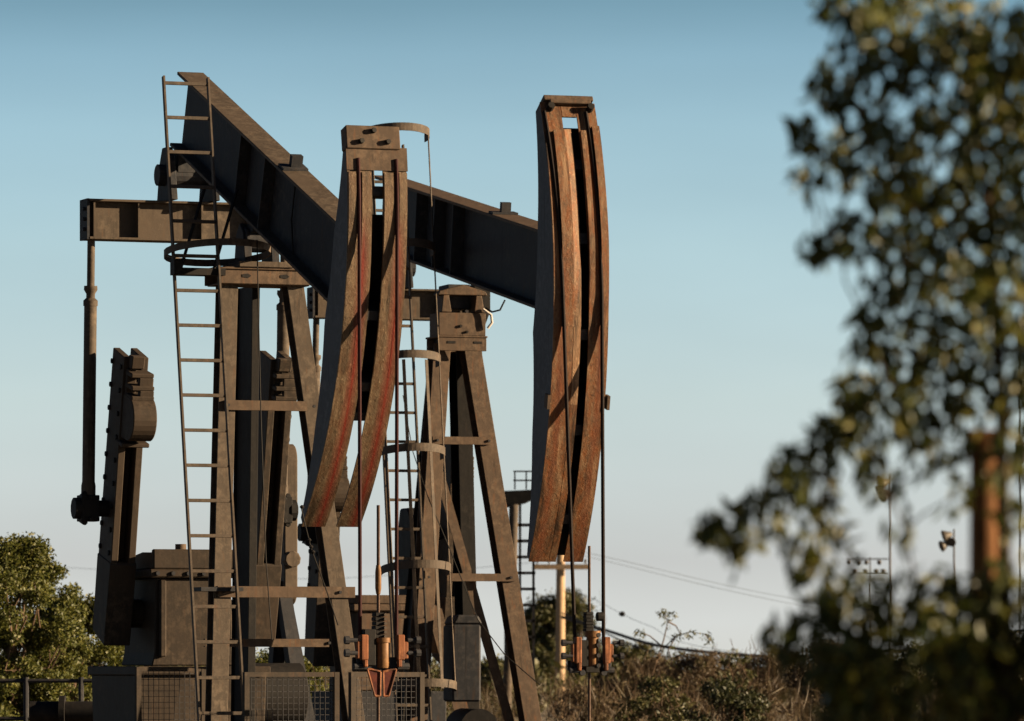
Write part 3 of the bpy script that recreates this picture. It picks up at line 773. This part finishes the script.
# ------------------------------------------------------------------ power pole, lines, floodlights
t = thing('power_pole', 'sunlit wooden power pole with crossarm behind the rusty horse head', 'pole', gp(560, 180))
s = FPX / 180
m = MB(); m.tube([(0, 0, 0), (.03, 0, 8.0)], [.17, .12], 12); m.build('pole', WOODPOLE, t, 0, True)
for z in (HC + 101 / s, 7.4):
    m = MB(); m.box((.05, -.19, z), (1.75, .12, .16)); ca = m.build('crossarm', WOODPOLE, t)
    for x in (-.72, -.35, .42, .8):
        m = MB(); m.tube([(x, -.19, z + .08), (x, -.19, z + .14), (x, -.19, z + .14), (x, -.19, z + .24)], [.02, .02, .05, .035], 8); m.build('insulator', LAMPM, ca, 0, True)
def line(pts, r, label):
    P_ = [at(*p) for p in pts]
    # smooth the few points with Catmull-Rom
    out = []
    for i in range(len(P_) - 1):
        a, b_, c_, d_ = P_[max(i - 1, 0)], P_[i], P_[i + 1], P_[min(i + 2, len(P_) - 1)]
        for k in range(8):
            u = k / 8; out.append(.5 * ((2 * b_) + (c_ - a) * u + (2 * a - 5 * b_ + 4 * c_ - d_) * u * u + (3 * b_ - a - 3 * c_ + d_) * u ** 3))
    out.append(P_[-1])
    o = out[0].copy(); m = MB(); m.tube([p - o for p in out], r, 6); ob = m.build('power_line', LINEM, None, 0, True, o)
    tag(ob, label, 'power line', 'power lines in the distance'); return ob
line([(562, 617, 179.6), (605, 630, 178), (660, 646, 176), (740, 655, 172), (810, 657, 170), (900, 650, 166), (1060, 625, 160)], .055, 'thick dark telephone line sagging low behind the dry brush')
line([(562, 613, 179.4), (640, 648, 176), (700, 665, 173), (780, 676, 170), (900, 672, 166), (1060, 650, 160)], .025, 'thin lower line sagging below the thick telephone line')
line([(572, 549, 179.6), (628, 562, 180), (790, 598, 182), (1060, 640, 185)], .006, 'upper of the two faint power lines sloping across the pale sky')
line([(548, 547, 179.6), (606, 561, 180), (783, 602, 182), (1060, 650, 185)], .006, 'lower of the two faint power lines sloping across the pale sky')
ml = line([(566, 588, 179.6), (596, 600, 179), (622, 614, 178), (650, 626, 177), (720, 650, 174), (1060, 690, 165)], .007, 'faint thin line with a small dark marker above the thick telephone line')
m = MB(); q_ = at(622, 614, 178) - at(566, 588, 179.6); m.tube([q_ - Vector((.1, 0, 0)), q_ - Vector((.04, 0, 0)), q_ + Vector((.06, 0, 0)), q_ + Vector((.1, 0, 0))], [.02, .08, .08, .02], 8); m.build('line_marker', BLACK, ml, 0, True)
line([(-60, 560, 230), (60, 567, 228), (200, 575, 226), (345, 578, 224), (560, 560, 222)], .007, 'faint power line crossing the sky above the olive tree')

def lamp_head(par, x, y, z, yaw, sc=1.0):
    m = MB(); c, s_ = math.cos(yaw), math.sin(yaw)
    d = Vector((c, s_, -.35)).normalized(); p = Vector((x, y, z))
    m.tube([p - d * .18 * sc, p - d * .05 * sc, p + d * .2 * sc, p + d * .24 * sc], [.09 * sc, .15 * sc, .3 * sc, .3 * sc], 12)
    m.build('lamp_head', LAMPM, par, 0, True)
def flood(px, ptop, Y, heads, label, arms=()):
    t = thing('floodlight_pole', label, 'floodlight', gp(px, Y), 0, 'floodlight poles beyond the brush')
    s = FPX / Y; H = HC + (HY - ptop) / s
    m = MB(); m.tube([(0, 0, 0), (0, 0, H)], [.06, .035], 10); m.build('pole', RAILM, t, 0, True)
    for (x0, x1, y) in arms:
        m = MB(); m.box(((x0 + x1) / 2 / s, 0, HC + (HY - y) / s), ((x1 - x0) / s, .07, .07)); m.build('crossarm', LAMPM, t)
    for (dx, y, yaw, sc) in heads: lamp_head(t, dx / s, -.12, HC + (HY - y) / s, R(yaw), sc)
    return t
flood(890, 474, 230, [(-5, 482, 200, .95), (-4, 494, 215, .9), (-9, 489, 160, .7)], 'tallest floodlight pole, with lamps on its left side, seen through the leaves')
flood(954, 529, 240, [(-6, 535, 190, .9), (-9, 545, 200, .8), (-2, 541, 250, .7)], 'shorter floodlight pole with two stacked lamps beside the wooden post')
flood(870, 557, 300, [(-20, 562, 225, .46), (-11, 562, 225, .46), (-3, 562, 225, .46), (10, 562, 225, .46), (-15, 571, 225, .46), (-4, 571, 225, .46), (7, 571, 225, .46), (14, 571, 225, .46)], 'distant floodlight pole carrying two rows of lamps', [(-24, 18, 559), (-19, 18, 574)])

t = thing('slim_pole', 'slim dark pole with a small box at the right edge beyond the wooden post', 'pole', gp(1020, 120))
m = MB(); m.cyl((0, 0, 0), (0, 0, HC + (668 - 330) / (FPX / 120)), .022, 8); m.build('pole', DARK, t, 0, True)
m = MB(); m.tube([(0, 0, HC + 4.3), (0, 0, HC + 4.36), (0, 0, HC + 4.75), (0, 0, HC + 4.82)], [.03, .09, .09, .03], 10); m.build('junction_box', BLACK, t, 0, True)
# ------------------------------------------------------------------ foliage
rng = np.random.default_rng(11)
def leaf_mesh(name, cl, ll, lw, mat, parent, loc, droop=.3, fold=True, shell=.0):
    """cl: list of (x, y, z, rx, ry, rz, n); every leaf is a small folded blade"""
    V = []; F = []
    for (x, y, z, rx, ry, rz, n) in cl:
        n = int(n)
        d = rng.normal(size=(n, 3)); d /= np.linalg.norm(d, axis=1)[:, None]
        r = rng.random(n) ** (1 / (3 if shell == 0 else 6))
        pos = d * r[:, None] * np.array([rx, ry, rz]) + np.array([x, y, z])
        ax = rng.normal(size=(n, 3)) + d * .5; ax[:, 2] -= droop * 2; ax /= np.linalg.norm(ax, axis=1)[:, None]
        sd = np.cross(ax, rng.normal(size=(n, 3))); sd /= np.linalg.norm(sd, axis=1)[:, None]
        nm = np.cross(ax, sd)
        L = ll * rng.uniform(.6, 1.25, n)[:, None]; W = lw * rng.uniform(.7, 1.2, n)[:, None]
        b0 = pos - ax * L * .5; t0 = pos + ax * L * .5 - nm * L * .08
        m1 = pos - ax * L * .12; cup = nm * W * .25
        if fold:
            q1 = pos + ax * L * .2
            pts = np.stack([b0, m1 + sd * W * .5 + cup, q1 + sd * W * .38 + cup, t0, q1 - sd * W * .38 + cup, m1 - sd * W * .5 + cup], 1)
            k = len(V) * 0
            base = sum(len(a) for a in V)
            V.append(pts.reshape(-1, 3))
            i = np.arange(n) * 6 + base
            F += [np.stack([i, i + 1, i + 2, i + 3], 1), np.stack([i, i + 3, i + 4, i + 5], 1)]
        else:
            pts = np.stack([b0, m1 + sd * W * .5 + cup, t0, m1 - sd * W * .5 + cup], 1)
            base = sum(len(a) for a in V)
            V.append(pts.reshape(-1, 3)); i = np.arange(n) * 4 + base
            F.append(np.stack([i, i + 1, i + 2, i + 3], 1))
    V = np.concatenate(V); F = np.concatenate(F)
    me = bpy.data.meshes.new(name); me.vertices.add(len(V)); me.vertices.foreach_set('co', V.astype(np.float32).ravel())
    me.loops.add(F.size); me.loops.foreach_set('vertex_index', F.astype(np.int32).ravel())
    me.polygons.add(len(F)); me.polygons.foreach_set('loop_start', np.arange(0, F.size, 4, dtype=np.int32)); me.update(calc_edges=True); me.validate()
    me.materials.append(mat)
    o = bpy.data.objects.new(name, me); C.objects.link(o)
    if parent: o.parent = parent
    else: o.location = loc
    return o

def twigs(m, p0, p1, r0, r1, wob=.1, n=5):
    p0, p1 = Vector(p0), Vector(p1); L = (p1 - p0).length
    pts = []
    for i in range(n + 1):
        k = i / n; j = Vector(rng.normal(size=3)) * wob * L * .2 * (0 if i in (0, n) else 1)
        pts.append(p0.lerp(p1, k) + j)
    m.tube(pts, [r0 + (r1 - r0) * i / n for i in range(n + 1)], 6)

def bush(px, ptop, wpx, Y, mat, label, group, name='bush', cat='bush', leaf=.11, dens=1.0, trunk_from=0, lobes=None, twig=0.0, dep=1.0, fluff=.2):
    """bush or small tree with base under column px, top at row ptop, wpx wide"""
    s = FPX / Y; base = at(px, HY, Y); base.z = 0
    H = HC + (HY - ptop) / s; W = wpx / s
    t = thing(name, label, cat, base, 0, group)
    cl = []; k = lobes or int(min(160, max(30, W * H * 16)))
    st = MB(); tips = []
    for i in range(k):
        a = rng.uniform(0, 2 * math.pi); rr = math.sqrt(rng.random()) * .5
        zc = rng.uniform(.2, 1) if trunk_from == 0 else rng.uniform(trunk_from, 1)
        env = math.sqrt(max(.05, 1 - (max(0, zc - .45) / .58) ** 2))
        x, y, z = math.cos(a) * rr * W * env, math.sin(a) * rr * W * dep * env, zc * H * .95
        r = rng.uniform(.6, 1.3) * min(W, H) * .1
        z = min(z, H - r * .5)
        n_ = dens * 30 * (r / leaf) ** 2 + 10
        cl.append((x, y, z, r * 1.15, r * 1.15, r * .85, n_ * .8)); cl.append((x, y, z, r * (1.5 + fluff), r * (1.5 + fluff), r * (1.2 + fluff), n_ * .3))
        if i % 3 == 0: tips.append((x, y, z))
    for tp in tips:
        j = rng.normal(size=2) * W * .05
        twigs(st, (j[0], j[1], 0 if trunk_from == 0 else H * .12), tp, .03 * H / 3, .008, .3, 5)
    if trunk_from: st.tube([(0, 0, 0), (.05, 0, H * .3), (0, .05, H * .6)], [.045 * H, .035 * H, .02 * H], 10)
    for i in range(int(twig)):
        a = rng.uniform(0, 2 * math.pi); rr = rng.random() * .5 * W
        p = Vector((math.cos(a) * rr, math.sin(a) * rr, H * rng.uniform(.4, .75)))
        q = p + Vector((rng.normal() * .18, rng.normal() * .18, rng.uniform(.35, 1.0))) * (H * .42)
        twigs(st, p, q, .009, .003, .4, 4)
    leaf_mesh('crown' if trunk_from else 'foliage', cl, leaf, leaf * .55, mat, t, None, .1, False)
    st.build('trunk' if trunk_from else 'stems', BARK, t, 0, True)
    return t

GT, GB = 'trees beyond the pumpjacks', 'bushes beyond the pumpjacks'
bush(10, 528, 130, 72, L_LEFT, 'olive green tree in warm light at the left edge of the oil lease', GT, 'olive_tree', 'tree', .055, 1.5, .12, 150, fluff=.0)
bush(80, 592, 120, 78, L_LEFT, 'lower olive green tree between the left edge tree and the gear reducer', GT, 'olive_tree', 'tree', .055, 1.5, .1, 110, fluff=.0)
bush(52, 556, 80, 76, L_LEFT, 'olive green tree filling the gap between the left edge tree and the lower one', GT, 'olive_tree', 'tree', .055, 1.5, .1, 90, fluff=.0)
bush(-60, 560, 110, 84, L_LEFT, 'olive green tree mostly outside the left edge', GT, 'olive_tree', 'tree', .06, 1.3, .15, 110, fluff=.0)
spec_b = [
    (560, 594, 90, 215, L_BUSH, 'tall dull green tree behind the sunlit power pole', 1),
    (625, 640, 80, 190, L_BUSH, 'dull green bush right of the tall dull green tree', 0),
    (650, 658, 110, 130, L_DRY, 'brown dry bush right of the hanging carrier bar', 0),
    (590, 684, 100, 95, L_DRY, 'brown dry bush at the foot of the power pole', 0),
    (705, 654, 120, 120, L_DRY, 'reddish dry bush under the sagging telephone line', 0),
    (660, 678, 90, 92, L_BUSH, 'low green bush in front of the brown dry bush', 0),
    (725, 680, 95, 85, L_DARK, 'low dark green bush below the telephone line', 0),
    (770, 645, 80, 118, L_DRY, 'reddish bush with bare twigs below the leafy branch', 0),
    (735, 650, 46, 105, L_BUSH, 'small green bush with a spiky top beside the reddish bush', 0),
    (830, 640, 90, 100, L_DRY, 'brown brush behind the lower leaves of the foreground tree', 0),
    (870, 655, 110, 90, L_BUSH, 'green brush below the tallest floodlight pole', 0),
    (930, 640, 110, 100, L_DARK, 'dark green bush behind the wooden post', 0),
    (1000, 630, 110, 105, L_DARK, 'dark green bush at the right edge behind the foreground tree', 0),
    (285, 655, 120, 80, L_LEFT, 'sunlit green bush seen through the legs of the near pumpjack', 0),
    (395, 650, 120, 100, L_BUSH, 'green bush behind the wire mesh guard beside the carrier bar', 0),
    (500, 660, 110, 150, L_BUSH, 'green bush behind the legs of the far pumpjack', 0),
    (160, 640, 100, 95, L_LEFT, 'green bush hidden behind the gear reducer', 0),
]
for (px, pt, w, Y, mt, lab, tree) in spec_b:
    bush(px, pt, w, Y, mt, lab, GT if tree else GB, 'leafy_tree' if tree else ('dry_bush' if mt is L_DRY else 'green_bush'), 'tree' if tree else 'bush',
         (.07 if Y < 150 else .13) if mt is not L_DRY else .055, 1.0 if mt is not L_DRY else .8, .15 if tree else 0, None, 90 if mt is L_DRY else 22)
# arching bare shrub
t = thing('arching_shrub', 'sparse arching shrub with drooping twigs above the telephone line', 'shrub', gp(652, 104))
s = FPX / 104; o = at(652, HY, 104)
def sp(px, py): return ((px - 652) / s, rng.normal() * .15, HC + (HY - py) / s)
m = MB(); cl = []
for path in ([(648, 690), (655, 665), (664, 648), (676, 636), (690, 632), (704, 634), (711, 641)], [(655, 665), (664, 640), (668, 622), (664, 612)], [(664, 648), (650, 636), (640, 632)], [(668, 622), (676, 626), (680, 634)], [(648, 690), (640, 668), (648, 650)], [(676, 636), (668, 650), (672, 660)], [(655, 668), (680, 655), (700, 660)]):
    P_ = [Vector(sp(*p)) for p in path]; m.tube(P_, [.016 * (1 - .75 * i / len(P_)) for i in range(len(P_))], 6)
    for p in P_[2:]: cl.append((p.x, p.y, p.z - .05, .13, .15, .11, 12))
for (px, py, n) in ((663, 614, 34), (672, 616, 20), (708, 638, 16), (690, 634, 14), (640, 634, 22)): p = sp(px, py); cl.append((p[0], p[1], p[2], .12, .15, .1, n))
m.build('branches', BARK, t, 0, True); leaf_mesh('foliage', cl, .1, .03, L_BUSH, t, None, .6, False)
# ground brush nobody could count
cl = []
for i in range(420):
    Y = rng.uniform(88, 170); X = rng.uniform(-.115, .115) * Y; cl.append((X, Y, rng.uniform(.2, 1.25), .6, .6, .5, 60))
o = leaf_mesh('ground_brush', cl, .5, .014, L_DRY, None, (0, 0, 0), -.8, False)
o['kind'] = 'stuff'; o['label'] = 'dry brown ground brush filling the flat behind the pumpjacks'
cl = []
for i in range(700):
    Y = rng.uniform(170, 420); X = rng.uniform(-.13, .13) * Y; cl.append((X, Y, rng.uniform(.4, 1.6), 1.4, 1.4, .8, 26))
o = leaf_mesh('far_brush', cl, .35, .18, L_BUSH, None, (0, 0, 0), -.3, False)
o['kind'] = 'stuff'; o['label'] = 'far off mass of dull green brush along the horizon'

# ------------------------------------------------------------------ foreground tree and post
YT = 12.0; sT = FPX / YT
base = at(1010, HY, YT); base.z = 0
t = thing('foreground_tree', 'out of focus dark leafy tree filling the right side', 'tree', base)
def fp(px, py, dy=0): return Vector(((px - 1010) / sT, dy, HC + (HY - py) / sT))
CL = [  # column, row, radius in px, leaves
    (838, 8, 17, 10), (858, 22, 20, 14), (885, 20, 24, 16), (925, 14, 30, 20), (965, 30, 30, 22), (1000, 45, 32, 24), (1030, 60, 30, 20),
    (832, 66, 15, 9), (858, 60, 20, 13), (880, 78, 24, 15), (915, 70, 28, 20), (955, 80, 32, 24), (1005, 95, 34, 26), (1035, 120, 30, 20),
    (846, 100, 18, 10), (797, 133, 10, 5), (806, 146, 11, 6), (812, 186, 11, 6), (806, 165, 8, 3), (845, 138, 20, 12), (868, 122, 20, 12), (885, 150, 24, 14), (925, 128, 28, 20), (965, 138, 34, 26), (1010, 150, 34, 26),
    (855, 178, 18, 9), (880, 200, 20, 12), (905, 195, 20, 12), (940, 190, 30, 22), (985, 200, 36, 28), (1025, 200, 34, 24),
    (822, 240, 13, 8), (846, 225, 15, 8), (838, 258, 10, 5), (872, 245, 18, 9), (900, 250, 22, 13), (935, 245, 28, 20), (975, 260, 34, 26), (1018, 260, 34, 24),
    (880, 292, 18, 9), (905, 300, 22, 14), (945, 305, 30, 20), (990, 310, 34, 24), (1030, 310, 30, 18),
    (862, 330, 16, 9), (880, 342, 22, 13), (915, 345, 26, 17), (955, 350, 28, 18), (1000, 360, 32, 20), (1030, 370, 28, 14),
    (845, 398, 18, 10), (868, 390, 22, 13), (895, 400, 24, 14), (930, 395, 26, 15), (968, 400, 26, 13), (1008, 410, 28, 13),
    (822, 438, 17, 9), (850, 430, 20, 11), (880, 440, 22, 11), (912, 436, 20, 9), (948, 440, 20, 8), (800, 462, 18, 10), (830, 470, 17, 8), (868, 475, 16, 6), (905, 480, 14, 4), (1005, 465, 20, 8),
    (775, 482, 15, 7), (795, 495, 15, 7), (756, 505, 16, 9), (735, 520, 17, 11), (712, 527, 13, 8), (702, 535, 8, 4), (752, 545, 12, 7), (736, 555, 9, 5), (770, 525, 12, 4),
    (815, 520, 15, 6), (835, 505, 13, 4), (800, 545, 13, 5), (820, 565, 15, 6), (845, 540, 14, 4), (900, 530, 14, 3), (945, 500, 16, 4), (1008, 520, 16, 6), (800, 575, 10, 4),
    (835, 590, 20, 12), (870, 600, 24, 14), (905, 605, 26, 15), (940, 590, 24, 12), (975, 600, 26, 14), (1012, 590, 28, 14),
    (820, 622, 22, 16), (855, 635, 28, 24), (895, 640, 32, 28), (935, 635, 32, 28), (975, 640, 34, 30), (1015, 640, 32, 26),
    (775, 640, 14, 7), (790, 655, 12, 6), (825, 668, 24, 18), (860, 680, 32, 28), (905, 685, 36, 32), (950, 690, 36, 32), (1000, 690, 38, 32), (840, 710, 28, 22), (885, 722, 34, 28), (940, 730, 36, 30), (1000, 735, 38, 30),
]
CL += [(x + int(rng.normal() * 14), y + int(rng.normal() * 14), 42, 34) for x in (1070, 1130) for y in range(20, 760, 58) if not 470 < y < 560] + [(x + int(rng.normal() * 14), y, 50, 90) for x in (1110, 1200, 1280) for y in range(590, 800, 50)]  # unseen leaf clusters right of the frame, added to shade the tree and post
cl = []; tips = []
for (px, py, r, n) in CL:
    dy = rng.normal() * .16
    p = fp(px, py, dy); rr = r / sT
    cl.append((p.x, p.y, p.z, rr * 1.25, rr * 1.8, rr * 1.3, n * 2.7)); cl.append((p.x, p.y, p.z - rr * .5, rr * 1.9, rr * 2.2, rr * 1.9, n * .8)); tips.append(p)
leaf_mesh('crown', cl, .054, .0185, L_FORE, t, None, .75, True)
m = MB()
spine = [Vector((.0, .1, 0)), Vector((.01, .1, 1.0)), Vector((-.0, .08, 1.6)), fp(1005, 500, .05), fp(1000, 330, .03), fp(985, 180, 0), fp(965, 40, 0), fp(950, -80, 0)]
m.tube(spine, [.03, .024, .018, .014, .011, .009, .007, .004], 10)
m.build('trunk', BARKD, t, 0, True)
m = MB()
def dsp(p): return min((a - p).length for a in spine[2:])
nodes = [spine[i].lerp(spine[i + 1], k / 4) for i in range(2, len(spine) - 1) for k in range(4)]
tips.sort(key=dsp)
for p in tips:
    q = min(nodes, key=lambda a: (a - (p - Vector((0, 0, .05)))).length); mid = p.lerp(q, .5) + Vector((.01 * rng.normal(), .01 * rng.normal(), .012 * rng.normal()))
    r0 = .0022 + .0035 * max(0, 1 - dsp(q) / .5)
    m.tube([q, mid, p], [r0, r0 * .8, .0015], 5); nodes += [p, mid]
m.build('limbs', BARKD, t, 0, True)

t = thing('wooden_post', 'blurred orange brown wooden post with a flat top inside the foreground tree', 'post', gp(985, 12.15))
s = FPX / 12.15
m = MB(); m.tube([(0, 0, 0), (0, 0, HC + (668 - 434) / s)], [.040, .033], 12); m.build('post_shaft', POSTWOOD, t, 0, True)
m = MB(); m.box((-.0, 0, HC + (668 - 437) / s), (.074, .074, .03)); m.build('post_top', POSTWOOD, t, .004)

# ------------------------------------------------------------------ light, sky, camera
SUN_AZ, SUN_EL = 93.0, 14.0           # azimuth clockwise from +Y (straight away from the camera)
sd = bpy.data.lights.new('sun', 'SUN'); sd.energy = 5.0; sd.angle = R(.5); sd.color = (1.0, .75, .47)
so = bpy.data.objects.new('sun', sd); C.objects.link(so)
az, el = R(SUN_AZ + 1), R(SUN_EL)
S_ = Vector((math.sin(az) * math.cos(el), math.cos(az) * math.cos(el), math.sin(el)))
so.rotation_euler = S_.to_track_quat('Z', 'Y').to_euler()
w = bpy.data.worlds.new('World'); scene.world = w; w.use_nodes = True
nt = w.node_tree; bg = nt.nodes['Background']
sky = nt.nodes.new('ShaderNodeTexSky'); sky.sky_type = 'NISHITA'; sky.sun_disc = False
sky.sun_elevation = el; sky.sun_rotation = az; sky.air_density = 1.0; sky.dust_density = .4; sky.ozone_density = 1.0
hs = nt.nodes.new('ShaderNodeHueSaturation'); hs.inputs['Saturation'].default_value = 1.0
nt.links.new(sky.outputs[0], hs.inputs['Color']); 
geo = nt.nodes.new('ShaderNodeTexCoord'); sz = nt.nodes.new('ShaderNodeSeparateXYZ'); nt.links.new(geo.outputs['Generated'], sz.inputs[0])
mr = nt.nodes.new('ShaderNodeMapRange'); mr.inputs[1].default_value = 0; mr.inputs[2].default_value = .25; nt.links.new(sz.outputs['Z'], mr.inputs[0])
cr = nt.nodes.new('ShaderNodeValToRGB'); nt.links.new(mr.outputs[0], cr.inputs[0])
el_ = cr.color_ramp.elements; GR = [(0, (1.29, 1.59, 2.8)), (.008, (1.20, 1.47, 2.65)), (.019, (.99, 1.14, 1.98)), (.047, (.98, 1.12, 1.62)), (.0735, (.94, 1.11, 1.46)), (.0946, (.85, 1.05, 1.34)), (.107, (.71, .92, 1.18)), (.1165, (.52, .72, .92)), (.14, (.22, .32, .50)), (.25, (.11, .17, .28))]
for i, (p, c) in enumerate(GR):
    e = el_[i] if i < 2 else el_.new(p / .25)
    e.position = p / .25; e.color = (*[x / 3 for x in c], 1)
mm = nt.nodes.new('ShaderNodeMix'); mm.data_type = 'RGBA'; mm.blend_type = 'MULTIPLY'; mm.inputs[0].default_value = 1
nt.links.new(hs.outputs[0], mm.inputs[6]); nt.links.new(cr.outputs[0], mm.inputs[7]); mp = nt.nodes.new('ShaderNodeMapping'); mp.inputs['Scale'].default_value = (9, 9, 34); nt.links.new(geo.outputs['Generated'], mp.inputs[0])
nz = nt.nodes.new('ShaderNodeTexNoise'); nz.inputs['Scale'].default_value = 1.0; nz.inputs['Detail'].default_value = 4; nt.links.new(mp.outputs[0], nz.inputs['Vector'])
m2 = nt.nodes.new('ShaderNodeMapRange'); m2.inputs[1].default_value = .3; m2.inputs[2].default_value = .7; m2.inputs[3].default_value = .955; m2.inputs[4].default_value = 1.045; nt.links.new(nz.outputs['Fac'], m2.inputs[0])
vm = nt.nodes.new('ShaderNodeVectorMath'); vm.operation = 'SCALE'; nt.links.new(mm.outputs[2], vm.inputs[0]); nt.links.new(m2.outputs[0], vm.inputs['Scale']); nt.links.new(vm.outputs[0], bg.inputs['Color'])
bg.inputs['Strength'].default_value = .099

cd = bpy.data.cameras.new('camera'); co = bpy.data.objects.new('camera', cd); C.objects.link(co)
co.location = (0, 0, HC); co.rotation_euler = (R(90), 0, 0)
cd.sensor_width = 36; cd.lens = FPX / 1024 * 36; cd.shift_y = (HY - 360.5) / 1024
cd.clip_start = .5; cd.clip_end = 12000
cd.dof.use_dof = True; cd.dof.focus_distance = 49.5; cd.dof.aperture_fstop = 5.8
scene.camera = co
vs_ = scene.view_settings; vs_.view_transform = 'Standard'; vs_.look = 'None'; vs_.exposure = 1.9; vs_.gamma = 1
